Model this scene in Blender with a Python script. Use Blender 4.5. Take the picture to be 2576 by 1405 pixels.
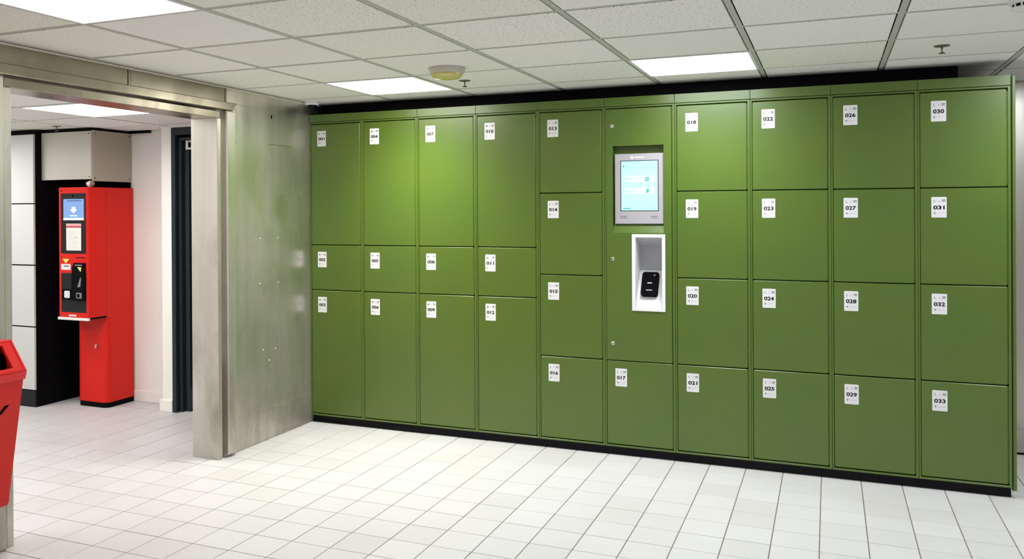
import bpy, bmesh, math, random
from mathutils import Vector, Matrix, noise as mnoise

for o in list(bpy.data.objects):
    bpy.data.objects.remove(o)
S = bpy.context.scene
COL = S.collection
random.seed(7)

# ------------------------------------------------------------------ camera
CAM = Vector((3.34987, -5.22613, 1.49029))
YAW, PITCH, ROLL = -0.416268, -0.002070, -0.005719
FPX, PPX, PPY = 2186.69, 1119.2, 532.25
IW, IH = 2576.0, 1405.0
Fv = Vector((math.sin(YAW)*math.cos(PITCH), math.cos(YAW)*math.cos(PITCH), math.sin(PITCH)))
Rv0 = Vector((math.cos(YAW), -math.sin(YAW), 0))
Uv0 = Rv0.cross(Fv)
Rv = Rv0*math.cos(ROLL) + Uv0*math.sin(ROLL)
Uv = -Rv0*math.sin(ROLL) + Uv0*math.cos(ROLL)
cd = bpy.data.cameras.new('camera')
cd.sensor_fit = 'HORIZONTAL'; cd.sensor_width = 36.0
cd.lens = FPX/IW*36.0
cd.shift_x = (IW/2-PPX)/IW
cd.shift_y = -(IH/2-PPY)/IW
cd.clip_start = 0.05; cd.clip_end = 60
cam = bpy.data.objects.new('camera', cd)
COL.objects.link(cam)
mw = Matrix.Identity(4)
for i in range(3):
    mw[i][0] = Rv[i]; mw[i][1] = Uv[i]; mw[i][2] = -Fv[i]; mw[i][3] = CAM[i]
cam.matrix_world = mw
S.camera = cam

# ------------------------------------------------------------------ world and exposure
w = bpy.data.worlds.new('world'); S.world = w; w.use_nodes = True
w.node_tree.nodes['Background'].inputs[0].default_value = (0.9, 0.95, 1, 1)
w.node_tree.nodes['Background'].inputs[1].default_value = 0.15
S.view_settings.view_transform = 'Standard'
S.view_settings.look = 'None'
S.view_settings.exposure = 0.02
S.view_settings.gamma = 1
S.view_settings.use_curve_mapping = False
LIGHT = 6.5            # emission of the ceiling light diffusers
LIGHT_BACK = 8.5
# lamp behind each diffuser: (watts, beam spread in degrees)
LAMPS = {(1, 3): (17.5, 115), (4, 3): (8.0, 120), (7, 3): (5.0, 125)}
LIGHT_WALL = 14.0      # fittings next to the lockers
LAMP_REST = (4.5, 150)
LAMP_BACK = (9.5, 165)

# ------------------------------------------------------------------ materials
def lin(r, g, b):
    f = lambda c: (c/255/12.92) if c/255 <= 0.04045 else ((c/255+0.055)/1.055)**2.4
    return (f(r), f(g), f(b), 1)

def mat(name, col, rough=0.5, metal=0.0, spec=0.5, emit=None, es=0.0):
    m = bpy.data.materials.new(name); m.use_nodes = True
    b = m.node_tree.nodes['Principled BSDF']
    b.inputs['Base Color'].default_value = col
    b.inputs['Roughness'].default_value = rough
    b.inputs['Metallic'].default_value = metal
    b.inputs['Specular IOR Level'].default_value = spec
    if emit:
        b.inputs['Emission Color'].default_value = emit
        b.inputs['Emission Strength'].default_value = es
    return m

def nd(m, t, **kw):
    n = m.node_tree.nodes.new(t)
    for k, v in kw.items():
        setattr(n, k, v)
    return n
def ln(m, a, b): m.node_tree.links.new(a, b)
def bsdf(m): return m.node_tree.nodes['Principled BSDF']

def noise_node(m, scale, detail=3.0, mapping=(1, 1, 1), rough=0.5):
    tc = nd(m, 'ShaderNodeNewGeometry')
    mp = nd(m, 'ShaderNodeMapping'); mp.inputs['Scale'].default_value = mapping
    ln(m, tc.outputs['Position'], mp.inputs['Vector'])
    n = nd(m, 'ShaderNodeTexNoise'); n.inputs['Scale'].default_value = scale
    n.inputs['Detail'].default_value = detail; n.inputs['Roughness'].default_value = rough
    ln(m, mp.outputs[0], n.inputs['Vector'])
    return n
def ramp(m, src, stops):
    r = nd(m, 'ShaderNodeValToRGB'); e = r.color_ramp.elements
    e[0].position, e[0].color = stops[0][0], stops[0][1]
    e[1].position, e[1].color = stops[-1][0], stops[-1][1]
    for p, c in stops[1:-1]:
        x = e.new(p); x.color = c
    ln(m, src, r.inputs[0]); return r
def mixc(m, fac, a, b, mode='MIX'):
    x = nd(m, 'ShaderNodeMix', data_type='RGBA', blend_type=mode)
    for v, i in ((fac, 0), (a, 6), (b, 7)):
        if hasattr(v, 'links') or isinstance(v, bpy.types.NodeSocket): ln(m, v, x.inputs[i])
        else: x.inputs[i].default_value = v
    return x.outputs[2]
def bump(m, h, strength, dist=0.002):
    b = nd(m, 'ShaderNodeBump'); b.inputs['Strength'].default_value = strength
    b.inputs['Distance'].default_value = dist
    ln(m, h, b.inputs['Height']); ln(m, b.outputs[0], bsdf(m).inputs['Normal'])

# green locker paint
GREEN = mat('green_paint', lin(90, 116, 40), 0.36, 0, 0.85)
n = noise_node(GREEN, 3.0, 2)
r_ = ramp(GREEN, n.outputs[0], [(0.3, lin(70, 98, 14)), (0.7, lin(77, 100, 11))])
ln(GREEN, r_.outputs[0], bsdf(GREEN).inputs['Base Color'])
n2 = noise_node(GREEN, 900, 2); bump(GREEN, n2.outputs[0], 0.15, 0.0004)
GREEN_IN = mat('green_paint_inner', lin(60, 84, 30), 0.6)
DARKTOP = mat('locker_top_black', (0.012, 0.012, 0.013, 1), 0.8)  # unseen locker tops, coloured near-black to deepen the shade under the ceiling

# stainless steel, brushed and stained
def steel(name, base, dirt, rough=0.34, vert=True, dirt_amt=0.6, low=True):
    m = mat(name, base, rough, 1.0)
    sc = (9, 9, 0.5) if vert else (0.5, 0.5, 9)
    streak = noise_node(m, 1.3, 3, sc, 0.45)
    cloud = noise_node(m, 2.6, 6, (1, 1, 0.45), 0.6)
    cloud.inputs['Distortion'].default_value = 0.2
    fine = noise_node(m, 30, 2, (9, 9, 0.25) if vert else (0.3, 0.3, 9))
    s1 = ramp(m, streak.outputs[0], [(0.3, (0.88, 0.88, 0.87, 1)), (0.6, (1, 1, 1, 1))])
    c = mixc(m, 1.0, base, s1.outputs[0], 'MULTIPLY')
    d = ramp(m, cloud.outputs[0], [(0.47, (0, 0, 0, 1)), (0.72, (1, 1, 1, 1))])
    fac = d.outputs[0]
    mul = nd(m, 'ShaderNodeMath', operation='MULTIPLY'); ln(m, fac, mul.inputs[0]); mul.inputs[1].default_value = dirt_amt
    fac = mul.outputs[0]
    if low:
        # grime rising from the floor (wear with a shape of its own)
        g = nd(m, 'ShaderNodeNewGeometry'); sx = nd(m, 'ShaderNodeSeparateXYZ'); ln(m, g.outputs['Position'], sx.inputs[0])
        mr = nd(m, 'ShaderNodeMapRange'); ln(m, sx.outputs[2], mr.inputs[0])
        mr.inputs[1].default_value = 1.5; mr.inputs[2].default_value = 0.0
        mr.inputs[3].default_value = 0.0; mr.inputs[4].default_value = 1.0
        n4 = noise_node(m, 3.2, 6, (1, 1, 0.5), 0.7)
        mm = nd(m, 'ShaderNodeMath', operation='MULTIPLY'); ln(m, mr.outputs[0], mm.inputs[0]); ln(m, n4.outputs[0], mm.inputs[1])
        m2 = nd(m, 'ShaderNodeMath', operation='ADD', use_clamp=True); ln(m, mm.outputs[0], m2.inputs[0]); ln(m, fac, m2.inputs[1])
        fac = m2.outputs[0]
    c2 = mixc(m, fac, c, dirt)
    ln(m, c2, bsdf(m).inputs['Base Color'])
    rr = nd(m, 'ShaderNodeMapRange'); ln(m, cloud.outputs[0], rr.inputs[0])
    rr.inputs[1].default_value = 0.3; rr.inputs[2].default_value = 0.75
    rr.inputs[3].default_value = rough-0.06; rr.inputs[4].default_value = rough+0.16
    ln(m, rr.outputs[0], bsdf(m).inputs['Roughness'])
    mt = nd(m, 'ShaderNodeMapRange'); ln(m, fac, mt.inputs[0])
    mt.inputs[3].default_value = 1.0; mt.inputs[4].default_value = 0.55
    ln(m, mt.outputs[0], bsdf(m).inputs['Metallic'])
    bump(m, fine.outputs[0], 0.04, 0.001)
    return m
STEEL = steel('stainless_steel', (0.88, 0.84, 0.79, 1), (0.22, 0.195, 0.15, 1), 0.35, True, 0.5)
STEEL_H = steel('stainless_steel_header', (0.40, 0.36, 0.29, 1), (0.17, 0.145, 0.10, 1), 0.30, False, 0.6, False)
STEEL_B = steel('stainless_steel_back', (0.62, 0.60, 0.58, 1), (0.35, 0.30, 0.26, 1), 0.25, True, 0.4)
CHROME = mat('chrome', (0.8, 0.8, 0.78, 1), 0.15, 1.0)
BLACK = mat('black_matt', (0.003, 0.003, 0.004, 1), 0.7, 0, 0.08)
BLACKGLOSS = mat('black_gloss_plastic', (0.003, 0.003, 0.006, 1), 0.10, 0, 0.13)
DARKGREY = mat('dark_grey_panel', (0.014, 0.016, 0.018, 1), 0.5, 0, 0.2)
PLENUM = mat('plenum_dark', (0.01, 0.01, 0.01, 1), 0.9)

# floor tiles
TILE = mat('floor_tile', lin(222, 221, 216), 0.42, 0, 0.4)
oi = nd(TILE, 'ShaderNodeObjectInfo')
cl = noise_node(TILE, 1.3, 4, rough=0.6)
sp = noise_node(TILE, 160, 2)
r1 = ramp(TILE, oi.outputs['Random'], [(0.0, lin(204, 203, 204)), (0.5, lin(208, 207, 209)), (1.0, lin(201, 200, 200))])
r2 = ramp(TILE, cl.outputs[0], [(0.35, (0.955, 0.95, 0.93, 1)), (0.6, (1, 1, 1, 1))])
r3 = ramp(TILE, sp.outputs[0], [(0.3, (0.95, 0.95, 0.95, 1)), (0.55, (1, 1, 1, 1))])
c = mixc(TILE, 1.0, r1.outputs[0], r2.outputs[0], 'MULTIPLY')
c = mixc(TILE, 1.0, c, r3.outputs[0], 'MULTIPLY')
ln(TILE, c, bsdf(TILE).inputs['Base Color'])
GROUT = mat('grout', lin(112, 106, 98), 0.9)

# ceiling tiles: mineral fibre with pin holes
CTILE = mat('ceiling_tile', lin(205, 203, 192), 0.9, 0, 0.15)
oi = nd(CTILE, 'ShaderNodeObjectInfo')
hol = noise_node(CTILE, 110, 2, rough=0.6)
msk = noise_node(CTILE, 4.0, 2)
thr = nd(CTILE, 'ShaderNodeMapRange'); ln(CTILE, oi.outputs['Random'], thr.inputs[0]); thr.inputs[3].default_value = 0.27; thr.inputs[4].default_value = 0.37
sub = nd(CTILE, 'ShaderNodeMath', operation='SUBTRACT'); ln(CTILE, hol.outputs[0], sub.inputs[0]); ln(CTILE, thr.outputs[0], sub.inputs[1])
hr = ramp(CTILE, sub.outputs[0], [(0.0, (0.38, 0.36, 0.30, 1)), (0.035, (1, 1, 1, 1))])
tr = ramp(CTILE, oi.outputs['Random'], [(0.0, lin(236, 235, 228)), (0.35, lin(243, 242, 239)), (0.7, lin(238, 237, 228)), (1.0, lin(244, 243, 240))])
c = mixc(CTILE, 1.0, tr.outputs[0], hr.outputs[0], 'MULTIPLY')
ln(CTILE, c, bsdf(CTILE).inputs['Base Color'])
GRID = mat('ceiling_grid', lin(186, 187, 176), 0.6)
GRIDTRIM = mat('ceiling_edge_trim', lin(228, 222, 212), 0.55)

DIFF = mat('light_diffuser', (0.9, 0.9, 0.9, 1), 0.5, emit=(1, 0.98, 0.89, 1), es=LIGHT)
DIFFW = mat('light_diffuser_warm_near', (0.9, 0.9, 0.9, 1), 0.5, emit=(1, 0.98, 0.89, 1), es=LIGHT_WALL)
DIFFK = mat('light_diffuser_cool_near', (0.9, 0.9, 0.9, 1), 0.5, emit=(0.95, 0.985, 1.0, 1), es=LIGHT_WALL)
DIFFC = mat('light_diffuser_cool', (0.9, 0.9, 0.9, 1), 0.5, emit=(0.95, 0.985, 1.0, 1), es=LIGHT)
DIFFB = mat('light_diffuser_back', (0.9, 0.9, 0.9, 1), 0.5, emit=(1, 0.98, 0.95, 1), es=LIGHT_BACK)
WHITE = mat('white_paint_metal', lin(232, 232, 230), 0.4)
PLASTER = mat('white_wall_paint', lin(232, 225, 218), 0.75)
n = noise_node(PLASTER, 2.5, 4); r_ = ramp(PLASTER, n.outputs[0], [(0.3, lin(240, 237, 234)), (0.7, lin(244, 242, 239))])
ln(PLASTER, r_.outputs[0], bsdf(PLASTER).inputs['Base Color'])
PANELW = mat('white_clad_panel', lin(206, 208, 207), 0.35)
PANELG = mat('grey_box_panel', lin(196, 193, 184), 0.45)
PANELS = mat('taupe_side_panel', lin(172, 163, 148), 0.45)
SLATE = mat('slate_door_paint', lin(34, 44, 50), 0.35, 0, 0.3)
SLATED = mat('dark_navy_door', lin(14, 22, 30), 0.4, 0, 0.2)
RED = mat('red_powder_coat', lin(214, 28, 16), 0.4, 0, 0.3)
RED2 = mat('red_powder_coat_bin', lin(206, 26, 16), 0.35, 0, 0.3)
REDLIP = mat('red_bin_hood', lin(218, 32, 32), 0.28, 0, 0.4)
CARD = mat('label_card', lin(222, 222, 226), 0.6, 0, 0.2)
INK = mat('label_ink', lin(12, 12, 18), 0.7, 0, 0.08)
INKG = mat('label_ink_grey', lin(128, 128, 138), 0.6)
INKL = mat('label_ink_light', lin(196, 196, 202), 0.6)
BEZEL = mat('silver_bezel', lin(178, 175, 182), 0.4, 0.2)
BEZELD = mat('bezel_speaker', lin(150, 145, 150), 0.5)
SCREEN = mat('screen_light', lin(120, 190, 205), 0.2, emit=lin(206, 224, 230), es=0.64)
SCREEN2 = mat('screen_card', lin(140, 200, 210), 0.2, emit=lin(212, 236, 240), es=0.78)
SCRT = mat('screen_teal', lin(40, 150, 145), 0.2, emit=lin(60, 160, 150), es=0.5)
SCRG = mat('screen_text', lin(120, 160, 175), 0.2, emit=lin(140, 180, 196), es=0.75)
SCRB = mat('screen_blue', lin(110, 145, 195), 0.2, emit=lin(112, 142, 196), es=0.55)
SCRD = mat('screen_blue_dark', lin(70, 90, 130), 0.2, emit=lin(86, 104, 146), es=0.6)
SCRW = mat('screen_white', lin(220, 225, 235), 0.2, emit=lin(226, 232, 244), es=0.9)
BAYW = mat('white_moulding', lin(232, 232, 236), 0.35)
BAYG = mat('grey_moulding', lin(188, 188, 194), 0.5)
YEL = mat('yellow_triangle', lin(240, 226, 110), 0.5)
YLENS = mat('yellow_lens', lin(205, 198, 120), 0.12, 0, 0.6)
BRONZE = mat('sprinkler_metal', lin(120, 112, 92), 0.4, 0.7)
PAPER = mat('white_paper', lin(236, 232, 226), 0.8)
BROWN = mat('brown_patch', lin(150, 135, 118), 0.8)
POSTRED = mat('poster_red', lin(200, 50, 70), 0.6)
PINK = mat('poster_pink', lin(225, 150, 158), 0.6)

# ------------------------------------------------------------------ mesh builder
MAPS = {
 'y-': lambda u, v, w: (u, -w, v),
 'x+': lambda u, v, w: (w, u, v),
 'z+': lambda u, v, w: (u, v, w),
 'z-': lambda u, v, w: (u, v, -w),
}
class MB:
    def __init__(s, smooth=None): s.v = []; s.f = []; s.m = []; s.sm = smooth
    def box(s, x0, x1, y0, y1, z0, z1, m=0):
        b = len(s.v)
        s.v += [(x, y, z) for z in (z0, z1) for y in (y0, y1) for x in (x0, x1)]
        for q in ((0,2,3,1), (4,5,7,6), (0,1,5,4), (2,6,7,3), (0,4,6,2), (1,3,7,5)):
            s.f.append([b+i for i in q]); s.m.append(m)
        return s
    def rings(s, rings, m=0, cap0=True, cap1=True, mcap=None):
        base = len(s.v); n = len(rings[0])
        for r in rings: s.v += list(r)
        for k in range(len(rings)-1):
            for i in range(n):
                j = (i+1) % n
                s.f.append([base+k*n+i, base+k*n+j, base+(k+1)*n+j, base+(k+1)*n+i]); s.m.append(m)
        if cap0: s.f.append([base+i for i in reversed(range(n))]); s.m.append(m)
        if cap1: s.f.append([base+(len(rings)-1)*n+i for i in range(n)]); s.m.append(m if mcap is None else mcap)
        return s
    def slab(s, ax, u0, u1, v0, v1, wf, wb, r=0.0, ch=0.0, m=0, seg=4):
        f = MAPS[ax]
        def ring(ins, w):
            a0, a1, b0, b1 = u0+ins, u1-ins, v0+ins, v1-ins
            rr = max(r-ins, 0)
            if r <= 0: pts = [(a0,b0), (a1,b0), (a1,b1), (a0,b1)]
            else:
                rr = max(rr, 1e-5); pts = []
                for cx, cy, t0 in ((a1-rr, b0+rr, -90), (a1-rr, b1-rr, 0), (a0+rr, b1-rr, 90), (a0+rr, b0+rr, 180)):
                    for k in range(seg+1):
                        t = math.radians(t0+90*k/seg); pts.append((cx+rr*math.cos(t), cy+rr*math.sin(t)))
            return [f(u, v, w) for u, v in pts]
        rs = [ring(0, wb)]
        if ch > 0: rs += [ring(0, wf-ch), ring(ch, wf)]
        else: rs += [ring(0, wf)]
        return s.rings(rs, m)
    def cyl(s, ax, u, v, prof, n=20, m=0, sq=1.0):
        f = MAPS[ax]
        rs = [[f(u+r*math.cos(2*math.pi*i/n), v+sq*r*math.sin(2*math.pi*i/n), w) for i in range(n)] for r, w in prof]
        return s.rings(rs, m)
    def poly(s, ax, pts, wf, wb, m=0):
        f = MAPS[ax]
        return s.rings([[f(u, v, wb) for u, v in pts], [f(u, v, wf) for u, v in pts]], m)
    def quad(s, a, b, c, d, m=0):
        k = len(s.v); s.v += [a, b, c, d]; s.f.append([k, k+1, k+2, k+3]); s.m.append(m); return s
    def text(s, txt, ax, u, v, h, w, width=None, m=0, bold=0.0):
        key = (txt, bold)
        if key not in TXT:
            cu = bpy.data.curves.new('t', 'FONT'); cu.body = txt; cu.size = 1.0; cu.offset = bold; cu.resolution_u = 3
            ob = bpy.data.objects.new('t', cu); COL.objects.link(ob)
            dg = bpy.context.evaluated_depsgraph_get()
            me = bpy.data.meshes.new_from_object(ob.evaluated_get(dg))
            TXT[key] = ([tuple(x.co) for x in me.vertices], [list(p.vertices) for p in me.polygons])
            bpy.data.objects.remove(ob); bpy.data.curves.remove(cu); bpy.data.meshes.remove(me)
        vs, fs = TXT[key]
        x0 = min(p[0] for p in vs); x1 = max(p[0] for p in vs); y0 = min(p[1] for p in vs); y1 = max(p[1] for p in vs)
        k = h/(y1-y0); kx = (width/(x1-x0)) if width else k
        f = MAPS[ax]; b = len(s.v)
        s.v += [f(u+(p[0]-(x0+x1)/2)*kx, v+(p[1]-(y0+y1)/2)*k, w) for p in vs]
        for q in fs: s.f.append([b+i for i in q]); s.m.append(m)
        s.flat = True
        return s
    def build(s, name, mats, parent=None, origin=None, nrm=True, angle=35):
        if not isinstance(mats, (list, tuple)): mats = [mats]
        o_ = Vector(origin) if origin is not None else (ORG.get(parent.name, Vector()) if parent else Vector())
        me = bpy.data.meshes.new(name)
        me.from_pydata([(a-o_[0], b-o_[1], c-o_[2]) for a, b, c in s.v], [], s.f)
        for p, mi in zip(me.polygons, s.m): p.material_index = mi
        for mt_ in mats: me.materials.append(mt_)
        if nrm:
            bm = bmesh.new(); bm.from_mesh(me); bmesh.ops.recalc_face_normals(bm, faces=bm.faces[:]); bm.to_mesh(me); bm.free()
        me.shade_smooth(); me.set_sharp_from_angle(angle=math.radians(angle))
        ob = bpy.data.objects.new(name, me); COL.objects.link(ob)
        if parent:
            ob.parent = parent
            ORG[ob.name] = o_
        else:
            ob.location = o_; ORG[ob.name] = o_
        return ob
TXT = {}
ORG = {}
def tag(o, label=None, cat=None, group=None, kind=None):
    if label: o['label'] = label
    if cat: o['category'] = cat
    if group: o['group'] = group
    if kind: o['kind'] = kind
    return o
def thing(name, loc, label, cat, group=None):
    o = bpy.data.objects.new(name, None); o.empty_display_size = 0.1
    o.location = loc; COL.objects.link(o); ORG[o.name] = Vector(loc)
    return tag(o, label, cat, group)

# ------------------------------------------------------------------ floor
RX1, RY0, RY1 = 7.2, -7.2, 0.95          # main room
BX0, BY0, BY1 = -4.2, -4.5, 0.06         # far room behind the opening
HC, HB = 2.244, 2.125                    # ceiling heights
T = 0.19823; TX0, TY0 = 3.304, 0.0624
floor = MB().box(BX0-0.2, RX1+0.2, RY0-0.2, RY1+0.2, -0.12, -0.0022).build('floor', GROUT)
tag(floor, kind='structure')
g = 0.0022
tb = MB().slab('z+', g, T-g, g, T-g, 0.0, -0.010, 0, 0.0012)
tile_me = None
cells = []
i0 = int((BX0-TX0)/T)-1; i1 = int((RX1-TX0)/T)+1
j0 = int((RY0-TY0)/T)-1; j1 = int((RY1-TY0)/T)+1
def proj(p):
    d = Vector(p)-CAM; z = d.dot(Fv)
    if z < 0.1: return None
    return (PPX+FPX*d.dot(Rv)/z, PPY-FPX*d.dot(Uv)/z)
for i in range(i0, i1+1):
    for j in range(j0, j1+1):
        x, y = TX0+i*T, TY0+j*T
        if x+T/2 < -0.10 and (y+T > BY1+0.15 or y < BY0): continue
        if x+T/2 >= -0.10 and (y > RY1 or y < RY0): continue
        if x < BX0 or x > RX1: continue
        c = [proj((x+a, y+b, 0)) for a, b in ((0, 0), (T, 0), (T, T), (0, T))]
        area = 0
        if all(c):
            cx = sum(p[0] for p in c)/4; cy = sum(p[1] for p in c)/4
            hid = (x+T/2 > 0 and x < 4.2 and y > 0.03) or (x < -1.9 and y > -0.5) or (x < -1.1 and y > 0.06)
            hid = hid or (-0.2 < x+T/2 < 0.0 and (y > -1.15 or y < -2.5))
            if -40 < cx < IW+40 and cy < IH+40 and not hid:
                area = abs(sum(c[k][0]*c[(k+1) % 4][1]-c[(k+1) % 4][0]*c[k][1] for k in range(4)))/2
        cells.append((area, x, y))
cells.sort(reverse=True)
rest = MB()
for k, (a, x, y) in enumerate(cells):
    if k < 300 and a > 0:
        if tile_me is None:
            t0 = tb.build('floor_tile', TILE, floor); tile_me = t0.data; ob = t0
        else:
            ob = bpy.data.objects.new('floor_tile', tile_me); COL.objects.link(ob); ob.parent = floor
        ob.location = (x, y, random.uniform(-0.0004, 0.0002))
    else:
        rest.box(x+g, x+T-g, y+g, y+T-g, -0.010, random.uniform(-0.0004, 0.0002))
tag(rest.build('floor_tile_field', TILE, floor, nrm=False), kind='stuff')

# ------------------------------------------------------------------ ceiling
GX, GY, C = 0.0117, -2.613, 0.6
ceil = MB().box(-0.19, RX1+0.2, RY0-0.2, RY1+0.2, 2.36, 2.46).build('ceiling', PLENUM)
tag(ceil, kind='structure')
LIGHTS = [(1, 3), (4, 3), (7, 3), (1, -1), (4, -1), (7, -1), (10, -1), (1, -5), (4, -5), (7, -5), (10, 3)]
hb = 0.012
ctm = None
bars_x = [GX+k*C for k in range(0, 13)]
bars_y = [GY+k*C for k in range(-7, 6)]
def ctile(parent, x0, x1, y0, y1, z, full, cache={}):
    s_ = 0.0176
    a0, a1, b0, b1 = x0+s_, x1-s_, y0+s_, y1-s_
    key = (round(a1-a0, 3), round(b1-b0, 3), parent.name)
    if key not in cache:
        me = MB().slab('z-', 0, a1-a0, 0, b1-b0, -0.0005, -0.018, 0, 0.0015).build('ceiling_tile', CTILE, parent)
        cache[key] = me.data; ob = me
    else:
        ob = bpy.data.objects.new('ceiling_tile', cache[key]); COL.objects.link(ob); ob.parent = parent
    ob.location = (a0, b0, z+random.uniform(0.0, 0.0015))
    return ob
for c_ in range(0, 12):
    for r_i in range(-8, 6):
        x0, x1 = GX+c_*C, GX+(c_+1)*C
        y0, y1 = GY+r_i*C, GY+(r_i+1)*C
        if (c_, r_i) in LIGHTS: continue
        x0 = max(x0, 0.028); x1 = min(x1, RX1); y0 = max(y0, RY0); y1 = min(y1, RY1)
        if x1-x0 < 0.1 or y1-y0 < 0.1: continue
        ctile(ceil, x0, x1, y0, y1, HC, True)
for x in bars_x[1:]:
    if x > RX1: continue
    MB().box(x-hb, x+hb, RY0, RY1, HC+0.0030, HC+0.0055).box(x-0.002, x+0.002, RY0, RY1, HC+0.005, HC+0.04).build('grid_bar', GRID, ceil)
for y in bars_y:
    if y < RY0 or y > RY1: continue
    MB().box(0.042, RX1, y-hb, y+hb, HC+0.0031, HC+0.0056).box(0, RX1, y-0.002, y+0.002, HC+0.005, HC+0.04).build('grid_bar', GRID, ceil)
tag(MB().box(-0.001, 0.023, RY0, RY1, HC-0.010, HC-0.0035).box(-0.010, 0.006, RY0, RY1, HC-0.0035, HC+0.012)
    .box(0.027, 0.040, RY0, RY1, HC-0.001, HC+0.003).build('trim_1', GRIDTRIM), kind='structure')

def panel_light(x0, x1, y0, y1, z, label, dm=DIFF, group=None, lamp=LAMP_REST):
    t = thing('ceiling_light', ((x0+x1)/2, (y0+y1)/2, z), label, 'ceiling light', group)
    f = MB(); e = 0.014
    a0, a1, b0, b1 = x0+0.005, x1-0.005, y0+0.005, y1-0.005
    f.box(a0, a0+e, b0, b1, z-0.002, z+0.035).box(a1-e, a1, b0, b1, z-0.002, z+0.035)
    f.box(a0+e, a1-e, b0, b0+e, z-0.002, z+0.035).box(a0+e, a1-e, b1-e, b1, z-0.002, z+0.035)
    f.box(a0, a1, b0, b1, z+0.035, z+0.05)
    f.build('frame', WHITE, t)
    MB().box(a0+e, a1-e, b0+e, b1-e, z+0.0002, z+0.008).build('diffuser', dm, t)
    ld = bpy.data.lights.new('lamp', 'AREA'); ld.shape = 'SQUARE'; ld.size = x1-x0-0.08
    ld.energy = lamp[0]; ld.spread = math.radians(lamp[1])
    ld.color = bsdf(dm).inputs['Emission Color'].default_value[:3]
    lo = bpy.data.objects.new('lamp', ld); COL.objects.link(lo); lo.parent = t; lo.location = (0, 0, -0.0006)
    return t
names = {(1, 3): 'square ceiling light panel above the left half of the green lockers',
         (4, 3): 'square ceiling light panel above the right half of the green lockers',
         (1, -1): 'large bright ceiling light panel cut off at the top left of the photo'}
for c_, r_i in LIGHTS:
    nm = names.get((c_, r_i))
    panel_light(GX+c_*C, GX+(c_+1)*C, GY+r_i*C, GY+(r_i+1)*C, HC,
                nm or 'square ceiling light panel outside the picture in the main hall', (DIFFW if c_ < 3 else DIFFK) if r_i == 3 and c_ < 9 else (DIFF if c_ < 3 else DIFFC),
                None if nm else 'ceiling lights outside the picture', LAMPS.get((c_, r_i), LAMP_REST))

# far room ceiling
ceilb = MB().box(BX0, -0.19, BY0, BY1+0.3, 2.24, 2.30).build('ceiling', PLENUM)
tag(ceilb, kind='structure')
BGX, BGY = -1.15, -1.45
for a in range(-6, 3):
    for b in range(-6, 4):
        x0, x1 = BGX+a*C, BGX+(a+1)*C; y0, y1 = BGY+b*C, BGY+(b+1)*C
        if (a, b) in ((0, 0), (-3, 0), (0, -3), (-3, -3)): continue
        x0 = max(x0, BX0); x1 = min(x1, -0.19); y0 = max(y0, BY0); y1 = min(y1, BY1)
        if x1-x0 < 0.08 or y1-y0 < 0.08: continue
        ctile(ceilb, x0, x1, y0, y1, HB, True)
for a in range(-5, 3):
    x = BGX+a*C
    if BX0 < x < -0.2: MB().box(x-hb, x+hb, BY0, BY1, HB+0.003, HB+0.0055).build('grid_bar', GRID, ceilb)
for b in range(-5, 4):
    y = BGY+b*C
    if BY0 < y < BY1: MB().box(BX0, -0.19, y-hb, y+hb, HB+0.0031, HB+0.0056).build('grid_bar', GRID, ceilb)
panel_light(BGX, BGX+C, BGY, BGY+C, HB, 'square ceiling light panel seen through the steel doorway in the far room', DIFFB, None, LAMP_BACK)
for a, b in ((-3, 0), (0, -3), (-3, -3)):
    panel_light(BGX+a*C, BGX+(a+1)*C, BGY+b*C, BGY+(b+1)*C, HB, 'far room ceiling light panel hidden from view', DIFFB, 'hidden far room lights', LAMP_BACK)

# ------------------------------------------------------------------ walls
# steel partition with the opening
OY0, OY1, OZ = -2.45, -1.02, 2.05
wl = MB()
wl.box(-0.19, -0.006, -0.955, RY1, 0, 2.36)
wl.box(-0.19, -0.030, -0.985, -0.955, 0, 2.36)
wl.box(-0.185, -0.006, -2.488, -0.955, 2.105, 2.36)
wl.box(-0.19, -0.006, RY0, -2.488, 0, 2.36)
wall_left = tag(wl.build('wall_left', STEEL), kind='structure')
# cladding
MB().slab('x+', -0.868, RY1, 0.010, 2.150, -0.0012, -0.006, 0, 0.0006).build('steel_panel', STEEL, wall_left)
MB().slab('x+', -0.924, RY1, 2.1505, 2.240, -0.0012, -0.006, 0, 0.0006).build('header_panel', STEEL, wall_left)
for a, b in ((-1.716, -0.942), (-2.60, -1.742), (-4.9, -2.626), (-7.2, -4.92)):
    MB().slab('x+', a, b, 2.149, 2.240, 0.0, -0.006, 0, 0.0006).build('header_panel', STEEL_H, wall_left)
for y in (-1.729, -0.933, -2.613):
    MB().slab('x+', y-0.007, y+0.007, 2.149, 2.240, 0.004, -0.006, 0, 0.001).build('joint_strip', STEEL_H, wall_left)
# door casing over the opening with mitred end
f = MAPS['x+']
prof = [(0.0, 2.149), (0.026, 2.149), (0.030, 2.145), (0.030, 2.104), (0.026, 2.100), (0.0, 2.100)]
rs = []
for y0_ in (-2.545, None):
    ring = []
    for x, z in prof:
        y = y0_ if y0_ is not None else -0.862-(2.149-z)*0.85
        ring.append((x, y, z))
    rs.append(ring)
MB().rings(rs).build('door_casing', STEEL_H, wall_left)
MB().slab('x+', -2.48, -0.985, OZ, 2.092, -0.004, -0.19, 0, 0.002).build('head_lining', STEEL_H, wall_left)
# jamb right
MB().slab('x+', OY1, -0.985, 0.0, OZ-0.001, 0.003, -0.192, 0, 0.003).build('jamb_lining', STEEL, wall_left)
# edge trim right of the groove
MB().slab('x+', -0.955, -0.869, 0.016, 2.098, 0.026, -0.006, 0.004, 0.006).build('edge_trim', STEEL, wall_left)
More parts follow.
